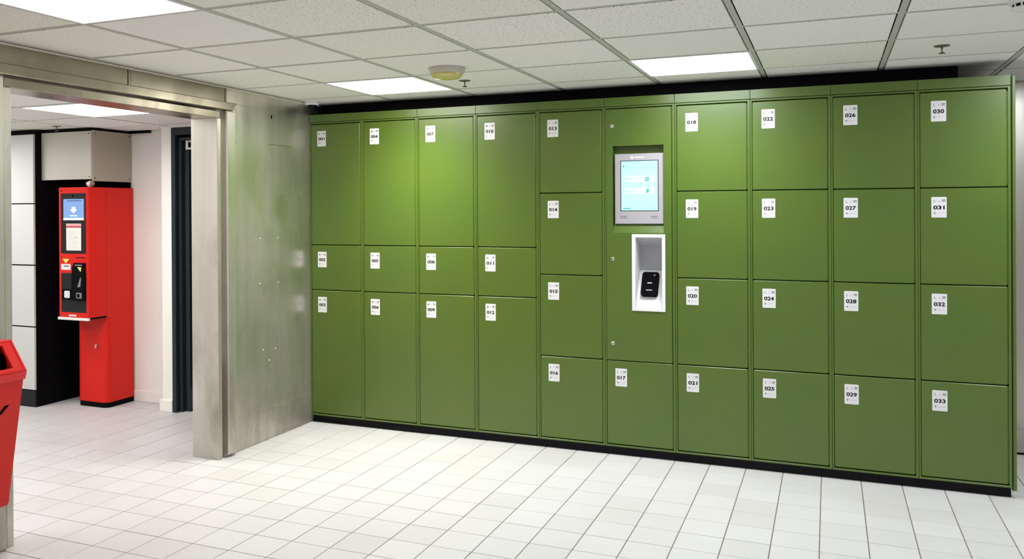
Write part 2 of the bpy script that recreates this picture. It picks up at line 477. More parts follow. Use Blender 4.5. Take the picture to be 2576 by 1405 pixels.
# left side of the opening
MB().slab('x+', -2.488, OY0, 0.0, OZ-0.001, 0.003, -0.192, 0, 0.003).build('jamb_lining', STEEL, wall_left)
MB().slab('x+', -2.60, -2.500, 0.0, 2.096, 0.026, -0.006, 0.004, 0.010).build('edge_trim', STEEL, wall_left)
MB().slab('x+', -7.2, -2.602, 0.010, 2.148, 0.0, -0.006, 0, 0.0006).build('steel_panel', STEEL, wall_left)
# kick plate with weld lip
kp = MB(); kp.slab('x+', -0.865, RY1, 0.02, 0.200, 0.0000, -0.0012, 0, 0.0006)
kp.build('kick_plate', STEEL, wall_left)
MB().slab('x+', -0.865, RY1, 0.2005, 0.2045, 0.0008, -0.0012, 0, 0.0008).build('weld_bead', STEEL, wall_left)
# hatch outline, holes and bright screws
h = MB()
h.slab('x+', -0.486, -0.243, 1.924, 1.927, 0.0, -0.0012).build('hatch_edge', BRONZE, wall_left)
MB().cyl('x+', -0.458, 2.107, [(0.008, -0.004), (0.008, -0.0006)], 10, sq=1.6).build('drill_hole', BLACK, wall_left)
MB().cyl('x+', -0.485, 2.112, [(0.003, -0.004), (0.003, -0.0006)], 8).build('drill_hole', BLACK, wall_left)
for y, z in ((-0.593, 1.312), (-0.389, 1.311), (-0.592, 1.021), (-0.388, 1.015), (-0.562, 0.592), (-0.424, 0.582), (-0.497, 0.515), (-0.84, 1.913), (-0.84, 2.115)):
    MB().cyl('x+', y, z, [(0.005, -0.002), (0.005, 0.001), (0.003, 0.0025)], 10).build('screw', CHROME, wall_left)

# hall walls
ZT = 2.1637
tag(MB().box(-0.0005, 4.19, 0.80, 0.948, 0.0, 2.36).build('light_block_backing', BLACK), kind='structure')  # unseen black backing, added so the ceiling gap over the lockers stays dark
tag(MB().box(0.0, 3.98, 0.115, 0.135, ZT+0.001, HC-0.003).build('shade_board', BLACK), kind='structure')  # added black board standing in for the shade between locker tops and ceiling
wb = tag(MB().box(-0.19, RX1+0.2, RY1, RY1+0.12, 0, 2.46).build('wall_back', STEEL_B), kind='structure')
MB().slab('y-', 4.0, RX1, 0.165, 2.235, -RY1+0.003, -RY1, 0, 0.001).build('steel_panel', STEEL_B, wb)
MB().slab('y-', 4.0, RX1, 0.012, 0.155, -RY1+0.006, -RY1, 0, 0.002).build('kick_plate', STEEL_B, wb)
MB().box(4.0, RX1, RY1-0.004, RY1, 0.0005, 0.012).build('shadow_gap', BLACK, wb)
tag(MB().box(RX1, RX1+0.12, RY0, RY1, 0, 2.46).build('wall_right', PLASTER), kind='structure')
tag(MB().box(-0.19, RX1+0.12, RY0-0.12, RY0, 0, 2.46).build('wall_front', PLASTER), kind='structure')
# far room walls
wf = MB().box(-2.32, -1.21, BY1, BY1+0.1, 0, 2.30).box(BX0, -2.32, BY1, BY1+0.1, 0, 2.30)
wf.box(-1.21, -0.19, BY1+0.05, BY1+0.1, 0, 2.30)
wf.box(-1.212, -1.118, -0.14, BY1+0.05, 0, 2.125)
wf.box(-1.118, -0.19, -0.14, BY1+0.05, 2.112, 2.30)
wfo = tag(wf.build('wall_far', PLASTER), kind='structure')
tag(MB().box(BX0-0.1, BX0, BY0, BY1+0.1, 0, 2.30).build('wall_far_left', PLASTER), kind='structure')
tag(MB().box(BX0-0.1, -0.19, BY0-0.1, BY0, 0, 2.30).build('wall_far_front', PLASTER), kind='structure')
tag(MB().slab('y-', -1.72, -1.213, 0.0, 0.085, -BY1+0.010, -BY1, 0, 0.003).build('baseboard_far', PLASTER), kind='structure')
tag(MB().slab('y-', -1.235, -1.116, 0.0, 0.088, 0.1405+0.012, 0.1405, 0, 0.003).build('trim_2', PLASTER), kind='structure')
# black lining behind the red machine; the small top strip paints in a shadow gap
tag(MB().box(-2.32, -1.70, 0.045, BY1, 0, 2.118).box(-1.70, -1.49, 0.03, BY1, 2.105, 2.122).build('trim_3', BLACK), kind='structure')

# dark door in the far room
dr = MB()
dr.slab('y-', -1.115, -1.078, 0.0, 2.110, 0.150, -0.05, 0, 0.003)
dr.slab('y-', -1.078, -0.25, 2.055, 2.110, 0.150, -0.05, 0, 0.003)
door = tag(dr.build('door_1', SLATE), kind='structure')
MB().slab('y-', -1.0735, -1.050, 0.006, 2.040, 0.118, -0.05, 0, 0.003).slab('y-', -1.050, -0.25, 2.016, 2.040, 0.118, -0.05, 0, 0.003).build('frame_step', SLATE, door)
MB().slab('y-', -1.0445, -1.005, 0.012, 2.002, 0.085, -0.05, 0, 0.004).build('door_stile', SLATE, door)
MB().slab('y-', -1.000, -0.25, 0.012, 2.002, 0.020, -0.04, 0, 0.003).build('door_leaf', SLATED, door)
MB().slab('y-', -0.995, -0.30, 0.012, 0.16, 0.024, 0.020, 0, 0.001).build('kick_plate', PANELW, door)
sg = MB().slab('y-', -1.03, -0.93, 1.95, 2.02, 0.0865, 0.0855, 0.003, 0)
sg.slab('y-', -1.006, -0.98, 1.965, 2.005, 0.0870, 0.0865, m=1)
sg.build('sign', [CARD, INK], door)

# ------------------------------------------------------------------ lockers
W = 0.42; ZT, ZB = 2.1637, 0.053
D4 = [2.096, 1.5915, 1.0835, 0.5755, 0.067]
D3 = [2.096, 1.250, 0.934, 0.067]
def number_label(door, x, z, num, letter):
    lb = MB()
    w_, h_ = 0.0705, 0.108
    y = 0.0005
    lb.slab('y-', x, x+w_, z-h_, z, y+0.0012, y-0.0005, 0.004, 0.0004)
    yy = y+0.0016
    lb.text(num, 'y-', x+w_/2, z-h_*0.51, 0.0215, yy, 0.052, 1, 0.03)
    lb.text(letter, 'y-', x+0.0155, z-h_*0.185, 0.0135, yy, 0.0085 if letter == 'L' else 0.012, 2, 0.02)
    cx = x+w_*0.51; zz = z-h_*0.185
    lb.cyl('y-', cx, zz+0.005, [(0.0026, yy-0.0003), (0.0026, yy)], 8, 3)
    lb.poly('y-', [(cx-0.0042, zz-0.0065), (cx+0.0042, zz-0.0065), (cx+0.002, zz+0.0025), (cx-0.002, zz+0.0025)], yy, yy-0.0003, 3)
    bx = x+w_*0.80
    for k in range(4):
        lb.slab('y-', bx-0.0075+k*0.0042, bx-0.0052+k*0.0042, zz-0.0065, zz+0.0065, yy, yy-0.0003, m=2)
    lb.slab('y-', bx-0.0082, bx+0.0082, zz+0.003, zz+0.0065, yy+0.0001, yy-0.0003, m=2)
    z3 = z-h_*0.785
    lb.cyl('y-', x+0.0155, z3, [(0.0046, yy-0.0003), (0.0046, yy)], 8, 2)
    lb.slab('y-', x+0.0260, x+0.0435, z3-0.0012, z3+0.0022, yy, yy-0.0003, m=3)
    lb.slab('y-', x+0.0455, x+0.0590, z3-0.0012, z3+0.0022, yy, yy-0.0003, m=3)
    lb.poly('y-', [(x+w_/2-0.003, z-h_*0.88), (x+w_/2, z-h_*0.91), (x+w_/2+0.003, z-h_*0.88)], yy, yy-0.0003, 3)
    o = lb.build('number_label', [CARD, INK, INKG, INKL], door, nrm=False)
    tag(o, 'white label printed with number %s' % num)
    return o
def knuckles(door, x, z0, z1):
    k = MB(); z = z0+0.012; i = 0
    while z < z1-0.012:
        k.box(x-0.0012, x+0.0020, 0.0030, 0.010, z, z+0.0128); z += 0.0155; i += 1
    return k.build('hinge', GREEN, door, nrm=False)
def carcass(t, x0, front=0.021):
    b = MB()
    b.box(x0+0.0008, x0+W-0.0008, front, 0.74, ZB, ZT-0.001)
    if front > 0.03:
        b.box(x0+0.0008, x0+0.005, 0.021, front, ZB, ZT-0.001).box(x0+W-0.005, x0+W-0.0008, 0.021, front, ZB, ZT-0.001)
        b.box(x0+0.005, x0+W-0.005, 0.021, front, ZB, 0.60).box(x0+0.005, x0+W-0.005, 0.021, front, 2.10, ZT-0.001)
    b.build('body', [GREEN_IN], t)
    s_ = MB()
    s_.slab('y-', x0+0.0008, x0+0.0095, ZB, 2.1085, 0.0, -0.021, 0, 0.001)
    s_.slab('y-', x0+0.4065, x0+W-0.0008, ZB, 2.1085, 0.0, -0.021, 0, 0.001)
    s_.slab('y-', x0+0.0095, x0+0.4065, ZB, 0.0635, 0.0, -0.021, 0, 0.001)
    s_.slab('y-', x0+0.0095, x0+0.4065, 2.0990, 2.1085, 0.0, -0.021, 0, 0.001)
    s_.build('front_frame', GREEN, t)
    MB().slab('y-', x0+0.0010, x0+W-0.0010, 2.1115, ZT, 0.0005, -0.021, 0, 0.0008).build('top_fascia', GREEN, t)
    MB().box(x0+0.001, x0+W-0.001, 0.021, 0.74, ZT-0.001, ZT).build('top_sheet', DARKTOP, t)
def door_leaf(t, x0, ztop, zbot, num, letter):
    d = MB().slab('y-', x0+0.0115, x0+0.4018, zbot+0.0030, ztop-0.0030, 0.0005, -0.018, 0.007, 0.0028).build('door', GREEN, t)
    tag(d, 'green locker door numbered %s' % num)
    number_label(d, x0+0.062, ztop-0.048, num, letter)
    knuckles(d, x0+0.4035, zbot, ztop)
    return d
ordl = {0: 'green locker column with doors 001 to 003, against the steel wall',
        1: 'green locker column with doors 004 to 006, second from the steel wall',
        2: 'green locker column with doors 007 to 009, third from the steel wall',
        3: 'green locker column with doors 010 to 012, fourth from the steel wall',
        4: 'green locker column of four doors numbered 013 to 016, left of the screen',
        6: 'green locker column of four doors numbered 018 to 021, right of the screen',
        7: 'green locker column of four doors numbered 022 to 025',
        8: 'green locker column of four doors numbered 026 to 029',
        9: 'green locker column of four doors numbered 030 to 033, at the right end'}
num = 1
for k in range(10):
    x0 = k*W
    if k == 5:
        t = thing('locker_column', (x0+W/2, 0.3, 0.0), 'green locker column holding the touch screen, the white scanner bay and door 017', 'locker', 'green locker columns')
        carcass(t, x0, 0.17)
        door_leaf(t, x0, D4[3], D4[4], '017', 'L'); num = 18
        # control door: a sheet with two cut-outs
        xa, xb, za, zb = x0+0.0115, x0+0.4000, D4[3]+0.003, D4[0]-0.003
        n0, n1, nz0, nz1 = 2.151, 2.455, 1.347, 1.870
        s0, s1, sz0, sz1 = 2.272, 2.457, 0.886, 1.332
        m = MB(); xs = [xa, n0, s0, n1, s1, xb]; zs = [za, sz0, sz1, nz0, nz1, zb]
        for i in range(5):
            for j in range(5):
                cx, cz = (xs[i]+xs[i+1])/2, (zs[j]+zs[j+1])/2
                if n0 < cx < n1 and nz0 < cz < nz1: continue
                if s0 < cx < s1 and sz0 < cz < sz1: continue
                m.quad((xs[i], -0.0005, zs[j]), (xs[i+1], -0.0005, zs[j]), (xs[i+1], -0.0005, zs[j+1]), (xs[i], -0.0005, zs[j+1]))
        for (a, b, c, d, dep) in ((n0, n1, nz0, nz1, 0.055), (xa, xb, za, zb, 0.018)):
            m.quad((a, -0.0005, c), (b, -0.0005, c), (b, dep, c), (a, dep, c))
            m.quad((a, -0.0005, d), (b, -0.0005, d), (b, dep, d), (a, dep, d))
            m.quad((a, -0.0005, c), (a, -0.0005, d), (a, dep, d), (a, dep, c))
            m.quad((b, -0.0005, c), (b, -0.0005, d), (b, dep, d), (b, dep, c))
        m.quad((n0, 0.055, nz0), (n1, 0.055, nz0), (n1, 0.055, nz1), (n0, 0.055, nz1))
        # sloping sill under the screen
        m.quad((n0, 0.0, nz0), (n1, 0.0, nz0), (n1-0.004, 0.026, 1.397), (n0+0.004, 0.026, 1.397))
        cdoor = m.build('control_door', GREEN, t, nrm=False)
        tag(cdoor, 'tall green door panel cut out for screen and scanner bay')
        for z in (1.992, 1.188, 0.677):
            q = MB().cyl('y-', 2.148, z, [(0.0115, -0.002), (0.0115, 0.003), (0.0095, 0.0048)], 18)
            q.slab('y-', 2.1468, 2.1492, z-0.005, z+0.005, 0.0052, 0.0048, m=1)
            tag(q.build('lock', [CHROME, BLACK], cdoor), 'small round chrome cam lock')
        knuckles(cdoor, x0+0.4035, za, zb)
        # screen unit
        u = MB().slab('y-', 2.160, 2.4535, 1.399, 1.822, -0.012, -0.054, 0.004, 0.004)
        su = tag(u.build('screen_unit', BEZEL, t), 'silver grey bezel around touch screen')
        yb = -0.012
        dsp = MB().slab('y-', 2.196, 2.4235, 1.477, 1.781, yb+0.0006, yb-0.004, 0, 0)
        dsp.slab('y-', 2.2005, 2.4190, 1.481, 1.777, yb+0.0012, yb, m=1)
        y2 = yb+0.0018
        for (a, b, c, d, mi) in ((2.2235, 2.397, 1.690-0.040, 1.690+0.000, 2), (2.2235, 2.397, 1.578, 1.618, 2),
                                 (2.212, 2.219, 1.741, 1.753, 3), (2.226, 2.262, 1.746, 1.749, 4), (2.357, 2.398, 1.748, 1.751, 4),
                                 (2.212, 2.405, 1.7365, 1.7380, 4), (2.230, 2.264, 1.667, 1.671, 4), (2.230, 2.280, 1.596, 1.599, 4),
                                 (2.213, 2.256, 1.4905, 1.4955, 3), (2.320, 2.330, 1.4905, 1.4955, 4), (2.346, 2.360, 1.4905, 1.4955, 4), (2.378, 2.408, 1.4905, 1.4955, 4),
                                 (2.301, 2.310, 1.767, 1.7715, 4)):
            dsp.slab('y-', a, b, c, d, y2+(0.0004 if mi > 2 else 0), y2-0.0004, m=mi)
        for zc_ in (1.668, 1.598):
            dsp.slab('y-', 2.345, 2.366, zc_-0.0115, zc_+0.0115, y2+0.0006, y2, m=3)
            if zc_ > 1.62: dsp.slab('y-', 2.3515, 2.3595, zc_-0.004, zc_+0.004, y2+0.0010, y2, m=2)
            else: dsp.slab('y-', 2.345, 2.353, zc_-0.009, zc_+0.009, y2+0.0010, y2, m=2)
        tag(dsp.build('display', [DARKGREY, SCREEN, SCREEN2, SCRT, SCRG], su, nrm=False), 'lit pale blue touch screen with two menu buttons')
        lg = MB().cyl('y-', 2.266, 1.800, [(0.0095, yb), (0.0095, yb+0.0008)], 18)
        lg.slab('y-', 2.2630, 2.269, 1.797, 1.803, yb+0.0012, yb+0.0008, m=1)
        xx = 2.281
        for wd in (0.008, 0.007, 0.009, 0.006, 0.009, 0.008, 0.007, 0.006):
            lg.slab('y-', xx, xx+wd-0.0016, 1.7965, 1.8035, yb+0.0006, yb, m=0); xx += wd
        lg.build('logo', [BAYW, BEZEL], su, nrm=False)
        for a in (2.195, 2.378):
            sp_ = MB()
            for r_i in range(4):
                sp_.slab('y-', a, a+0.040, 1.4345+r_i*0.0042, 1.4368+r_i*0.0042, yb+0.0008, yb-0.001)
            sp_.build('speaker_grille', BEZELD, su, nrm=False)
        # scanner bay
        fr = MB(); a0, a1, b0, b1 = 2.2655, 2.4625, 0.8795, 1.3385
        i0_, i1_, c0, c1 = 2.2880, 2.4430, 0.8980, 1.3185
        for q in ((a0, a1, c1, b1), (a0, a1, b0, c0), (a0, i0_, c0, c1), (i1_, a1, c0, c1)):
            fr.slab('y-', q[0], q[1], q[2], q[3], 0.006, -0.004, 0, 0.002)
        sb = tag(fr.build('scanner_bay', BAYW, t), 'white rectangular frame around scanner bay')
        dp = 0.140
        li = MB()
        zt0, zt1, zm = c1, 1.257, 1.115
        P = lambda x, y, z: (x, y, z)
        li.quad(P(i0_, -0.004, zt0), P(i1_, -0.004, zt0), P(i1_, dp, zt1), P(i0_, dp, zt1), 1)
        li.quad(P(i0_, dp, zt1), P(i1_, dp, zt1), P(i1_, dp, zm), P(i0_, dp, zm), 1)
        li.quad(P(i0_, dp, zm), P(i1_, dp, zm), P(i1_, 0.02, c0), P(i0_, 0.02, c0), 0)
        li.quad(P(i0_, 0.02, c0), P(i1_, 0.02, c0), P(i1_, -0.004, c0), P(i0_, -0.004, c0), 0)
        for x in (i0_, i1_):
            b_ = len(li.v)
            li.v += [P(x, -0.004, zt0), P(x, dp, zt1), P(x, dp, zm), P(x, 0.02, c0), P(x, -0.004, c0)]
            li.f.append([b_, b_+1, b_+2, b_+3, b_+4]); li.m.append(0)
        li.build('bay_lining', [BAYW, BAYG], sb, nrm=False)
        # black card reader lying on the sloping shelf
        a_ = Vector((0, 0.02, c0)); b_v = Vector((0, dp, zm)); dv = (b_v-a_).normalized(); nv = Vector((0, -dv.z, dv.y))
        rd = MB()
        def PT(u, v, w_): p = a_+dv*v+nv*w_; return (2.358+u, p.y, p.z)
        MAPS['slope'] = PT
        rd.slab('slope', -0.050, 0.050, 0.070, 0.225, 0.030, 0.0, 0.016, 0.005)
        rd.slab('slope', -0.040, 0.040, 0.085, 0.215, 0.0312, 0.029, 0.006, 0.0005, m=1)
        rd.slab('slope', -0.014, 0.014, 0.146, 0.152, 0.0318, 0.031, m=2)
        rd.slab('slope', -0.018, 0.018, 0.100, 0.1045, 0.0318, 0.031, m=2)
        rd.slab('slope', 0.020, 0.030, 0.196, 0.206, 0.0318, 0.031, m=3)
        tag(rd.build('card_reader', [BLACK, BLACKGLOSS, CARD, INKG], sb, nrm=False), 'black hand-sized card reader on the white sloping shelf')
        continue
    three = k < 4
    cols = D3 if three else D4
    t = thing('locker_column', (x0+W/2, 0.3, 0.0), ordl[k], 'locker', 'green locker columns')
    carcass(t, x0)
    for i in range(len(cols)-1):
        door_leaf(t, x0, cols[i], cols[i+1], '%03d' % num, 'M' if three else 'L'); num += 1

# green end strip and the creased black kick strip
ep = thing('end_filler', (4.214, 0.1, 0.03), 'narrow green filler strip closing the right end of the locker row', 'filler strip')
MB().slab('y-', 4.2065, 4.2200, 0.040, 2.160, 0.0, -0.030, 0, 0.0015).build('front_strip', GREEN, ep)
MB().box(4.2040, 4.2065, 0.008, 0.70, 0.035, 2.155).build('side_return', GREEN, ep)
kb = MB(); n = 150
for i in range(n+1):
    x = 0.002+4.196*i/n
    ph = mnoise.noise(Vector((x*1.3, 4, 0)))
    wv = mnoise.noise(Vector((x*2.2, 0, 0)))*0.008+mnoise.noise(Vector((x*6, 9, 0)))*0.003
    y_ = 0.030
    kb.v += [(x, y_-0.002, 0.052), (x, y_+wv*0.6, 0.038+ph*0.006), (x, y_-0.004+wv, 0.018+ph*0.012), (x, y_-0.004+wv*0.4, 0.0005), (x, y_+0.02, 0.0005), (x, y_+0.02, 0.052)]
    if i:
        a = (i-1)*6; b = i*6
        for q in range(6):
            q2 = (q+1) % 6
            kb.f.append([a+q, b+q, b+q2, a+q2]); kb.m.append(0)
kb.f.append([0, 1, 2, 3, 4, 5]); kb.m.append(0)
kb.f.append([n*6+i for i in (5, 4, 3, 2, 1, 0)]); kb.m.append(0)
kbo = kb.build('kick_strip', BLACKGLOSS, origin=(2.1, 0.03, 0), angle=80)
tag(kbo, 'glossy creased black kick strip along the floor under the green lockers', 'kick strip')

# ------------------------------------------------------------------ ceiling fittings
sd = thing('ceiling_downlight', (1.49, -0.985, HC), 'round ceiling fitting with a yellowish lens beside the left light panel', 'ceiling fitting')
MB().cyl('z-', 1.49, -0.985, [(0.098, -HC+0.0), (0.098, -HC+0.012), (0.092, -HC+0.028), (0.086, -HC+0.030)], 40).build('ring', PANELG, sd)
MB().cyl('z-', 1.49, -0.985, [(0.085, -HC+0.028), (0.084, -HC+0.040), (0.070, -HC+0.052), (0.04, -HC+0.058), (0.01, -HC+0.060)], 40).build('lens', YLENS, sd)
def sprinkler(x, y, z, label):
    t = thing('sprinkler', (x, y, z), label, 'sprinkler')
    MB().cyl('z-', x, y, [(0.034, -z-0.001), (0.033, -z+0.0015), (0.012, -z+0.004)], 20).build('escutcheon', BRONZE, t)
    MB().cyl('z-', x, y, [(0.0055, -z+0.003), (0.0055, -z+0.012), (0.003, -z+0.016), (0.003, -z+0.030)], 12).build('stem', BRONZE, t)
    m = MB()
    m.cyl('z-', x, y, [(0.004, -z+0.028), (0.015, -z+0.034), (0.015, -z+0.0355)], 16)
    m.build('deflector', BRONZE, t)
sprinkler(1.405, -0.53, HC, 'small hanging sprinkler head between the two light panels')
sprinkler(3.836, -0.56, HC, 'small hanging sprinkler head on the ceiling above door 030')
sprinkler(-1.88, -0.50, HB, 'sprinkler head on the far room ceiling above the white column')
dm = thing('dome_camera', (0.075, -0.085, HC), 'small white dome camera in the corner above door 001', 'camera')
MB().cyl('z-', 0.075, -0.085, [(0.052, -HC-0.001), (0.052, -HC+0.014), (0.044, -HC+0.022), (0.036, -HC+0.024)], 28).build('housing', WHITE, dm)
MB().cyl('z-', 0.075, -0.085, [(0.034, -HC+0.022), (0.031, -HC+0.036), (0.022, -HC+0.048), (0.008, -HC+0.054)], 24).build('dome', BLACKGLOSS, dm)
det = thing('smoke_detector', (4.015, -1.46, HC), 'round white smoke detector with dark slots at the top right of the ceiling', 'smoke detector')
MB().cyl('z-', 4.015, -1.46, [(0.060, -HC-0.001), (0.060, -HC+0.012), (0.050, -HC+0.014)], 32).build('base', WHITE, det)
MB().cyl('z-', 4.015, -1.46, [(0.046, -HC+0.012), (0.046, -HC+0.026)], 32).build('core', BLACK, det)
for i in range(12):
    a = 2*math.pi*i/12
    x, y = 4.015+0.0475*math.cos(a), -1.46+0.0475*math.sin(a)
    MB().cyl('z-', x, y, [(0.0038, -HC+0.013), (0.0038, -HC+0.027)], 6).build('rib', WHITE, det)
MB().cyl('z-', 4.015, -1.46, [(0.052, -HC+0.026), (0.050, -HC+0.034), (0.030, -HC+0.040), (0.012, -HC+0.041)], 32).build('cap', WHITE, det)

# ------------------------------------------------------------------ far room: white panelled column
pc = thing('panelled_column', (-2.7, -0.2, 0), 'black column clad in stacked white panels, left of the red machine', 'column')
MB().box(-3.2, -2.205, -0.405, BY1-0.001, 0.0, 2.112).build('core', BLACK, pc)
for a, b in ((2.086, 1.560), (1.552, 1.090), (1.080, 0.618), (0.608, 0.132)):
    MB().slab('y-', -3.2, -2.212, b, a, 0.422, 0.405, 0, 0.002).build('panel', PANELW, pc)
MB().slab('y-', -3.2, -2.208, 0.0, 0.124, 0.420, 0.405, 0, 0.002).build('plinth', DARKGREY, pc)

gb = thing('service_box', (-1.96, -0.15, 1.722), 'pale grey boxed panel unit hung above the red machine', 'box')
MB().box(-2.235, -1.70, -0.338, 0.044, 1.735, 2.114).build('body', BLACK, gb)
MB().slab('y-', -2.235, -1.698, 1.736, 2.098, 0.350, 0.338, 0, 0.002).build('front_panel', PANELG, gb)
MB().slab('x+', -0.338, 0.058, 1.722, 2.104, -1.690, -1.700, 0, 0.002).build('side_panel', PANELS, gb)
for x in (-2.222, -1.715):
    for z in (1.754, 2.080): MB().cyl('y-', x, z, [(0.0045, 0.350), (0.0045, 0.352)], 8).build('screw', BLACK, gb)
for y in (-0.318, 0.03):
    for z in (1.745, 2.082): MB().cyl('x+', y, z, [(0.0045, -1.690), (0.0045, -1.688)], 8).build('screw', BLACK, gb)

# ------------------------------------------------------------------ red payment machine
rm = thing('payment_machine', (-1.82, -0.2, 0), 'tall red payment machine with blue screen in the far room', 'machine')
def rounded(x0, x1, y0, y1, z0, z1, r, m=0, mb=None):
    mb = mb or MB(); seg = 5; pts = []
    for cx, cy, t0 in ((x1-r, y0+r, -90), (x0+r, y0+r, 180)):
        row = []
        for k in range(seg+1):
            t = math.radians(t0+90*k/seg); row.append((cx+r*math.cos(t), cy+r*math.sin(t)))
        pts.append(row)
    ring = pts[1]+pts[0]+[(x1, y1), (x0, y1)]
    mb.rings([[(x, y, z0) for x, y in ring], [(x, y, z1) for x, y in ring]], m)
    return mb
rounded(-1.975, -1.667, -0.235, 0.043, 0.040, 0.690, 0.045).build('pedestal', RED, rm)
rounded(-1.972, -1.670, -0.232, 0.043, 0.000, 0.040, 0.045).build('base', BLACK, rm)
MB().box(-1.975, -1.667, -0.2335, 0.043, 0.690, 1.675).build('rear_housing', RED, rm)
hd = rounded(-1.970, -1.667, -0.413, -0.2365, 0.704, 1.675, 0.022).build('head', RED, rm)
MB().slab('z+', -1.966, -1.671, -0.408, -0.238, 0.704, 0.690, 0, 0).build('underside', BLACK, rm)
lip = MB(); lip.slab('y-', -1.972, -1.664, 0.683, 0.703, 0.419, 0.400, 0.004, 0.003)
tag(lip.build('lip', WHITE, rm), 'white strip along the lower edge of the head')
Y = 0.413
fu = MB().slab('y-', -1.936, -1.686, 1.180, 1.630, Y+0.002, Y-0.004, 0, 0.001)
fup = tag(fu.build('upper_fascia', DARKGREY, rm), 'dark panel with screen and notice')
MB().cyl('y-', -1.813, 1.612, [(0.009, Y+0.002), (0.009, Y+0.0035)], 12).build('lens', BLACKGLOSS, fup)
sc = MB().slab('y-', -1.908, -1.703, 1.430, 1.588, Y+0.003, Y+0.001)
ys = Y+0.0036
sc.slab('y-', -1.908, -1.703, 1.430, 1.446, ys, Y+0.003, m=1)
sc.slab('y-', -1.870, -1.725, 1.570, 1.579, ys, Y+0.003, m=2)
sc.slab('y-', -1.815, -1.795, 1.500, 1.528, ys, Y+0.003, m=1)
sc.poly('y-', [(-1.838, 1.507), (-1.805, 1.482), (-1.772, 1.507), (-1.783, 1.513), (-1.827, 1.513)], ys, Y+0.003, 1)
sc.poly('y-', [(-1.825, 1.528), (-1.785, 1.528), (-1.792, 1.515), (-1.818, 1.515)], ys+0.0003, Y+0.003, 1)
sc.slab('y-', -1.812, -1.798, 1.500, 1.506, ys+0.0006, ys, m=0)
sc.slab('y-', -1.842, -1.770, 1.460, 1.467, ys, Y+0.003, m=1)
tag(sc.build('display', [SCRB, SCRW, SCRD], fup, nrm=False), 'lit blue screen with white symbol')
nt = MB().slab('y-', -1.880, -1.732, 1.204, 1.404, Y+0.0032, Y+0.001)
nt.slab('y-', -1.880, -1.732, 1.374, 1.386, Y+0.0038, Y+0.003, m=1)
nt.slab('y-', -1.876, -1.736, 1.388, 1.400, Y+0.0038, Y+0.003, m=2)
for i in range(11):
    nt.slab('y-', -1.866, -1.748-0.02*((i*7) % 3), 1.222+i*0.0125, 1.2245+i*0.0125, Y+0.0036, Y+0.003, m=3)
nt.slab('y-', -1.790, -1.780, 1.296, 1.303, Y+0.0040, Y+0.003, m=4)
tag(nt.build('notice', [PAPER, POSTRED, PINK, INKL, INKG], fup, nrm=False), 'white printed notice with a red heading')
lf = MB().slab('y-', -1.936, -1.686, 0.742, 1.034, Y+0.002, Y-0.004, 0, 0.001)
lfp = tag(lf.build('lower_fascia', DARKGREY, rm), 'dark grey lower panel')
MB().slab('y-', -1.922, -1.824, 0.835, 0.914, Y+0.008, Y+0.001, 0.004, 0.002).build('reader_surround', BLACK, lfp)
MB().slab('y-', -1.897, -1.842, 0.848, 0.902, Y+0.012, Y+0.007, 0.010, 0.002).build('button', CARD, lfp)
ph = MB().poly('y-', [(-1.800, 0.832), (-1.689, 0.832), (-1.689, 1.112), (-1.790, 1.112), (-1.806, 1.075), (-1.812, 0.98), (-1.810, 0.90)], Y+0.022, Y+0.001)
php = tag(ph.build('reader_hood', BLACK, rm), 'black moulded payment reader')
MB().slab('y-', -1.776, -1.706, 1.092, 1.101, Y+0.023, Y+0.021).build('top_marking', INKG, php)
MB().poly('y-', [(-1.752, 1.082), (-1.712, 1.082), (-1.716, 1.052), (-1.722, 1.050)], Y+0.023, Y+0.021).build('arrow', YEL, php)
MB().poly('y-', [(-1.752, 0.935), (-1.722, 0.935), (-1.714, 1.005), (-1.722, 1.005)], Y+0.023, Y+0.021).build('card_slot', INKG, php)
MB().slab('y-', -1.764, -1.710, 0.850, 0.892, Y+0.024, Y+0.021, 0.006, 0.001).build('slot_bezel', INKG, php)
MB().slab('y-', -1.754, -1.728, 0.858, 0.884, Y+0.026, Y+0.024, 0.004, 0).build('slot_mouth', BLACK, php)
MB().slab('y-', -1.788, -1.692, 1.147, 1.153, Y+0.001, Y-0.002).build('ticket_slot', BLACK, hd)
MB().poly('y-', [(-1.922, 1.140), (-1.854, 1.140), (-1.888, 1.106)], Y+0.0015, Y).build('triangle', YEL, hd)
wlb = MB().slab('y-', -1.936, -1.842, 1.058, 1.102, Y+0.0018, Y, 0.003)
wlb.slab('y-', -1.910, -1.858, 1.083, 1.089, Y+0.0024, Y, m=1)
wlb.build('instruction_label', [CARD, INK], hd, nrm=False)
MB().poly('y-', [(-1.938, 1.158), (-1.926, 1.151), (-1.938, 1.144), (-1.934, 1.151)], Y+0.001, Y).build('arrow', BLACK, hd)
MB().cyl('y-', -1.930, 1.650, [(0.006, Y-0.001), (0.006, Y+0.001)], 10).build('screw', BLACK, hd)
MB().slab('y-', -1.862, -1.786, 0.712, 0.724, Y+0.001, Y-0.001, 0.003).build('brand_plate', CARD, hd)
hk = MB().poly('y-', [(-1.778, 0.456), (-1.764, 0.452), (-1.756, 0.478), (-1.764, 0.486), (-1.776, 0.474)], 0.248, 0.232)
tag(hk.build('latch', CHROME, rm), 'small chrome turn latch')
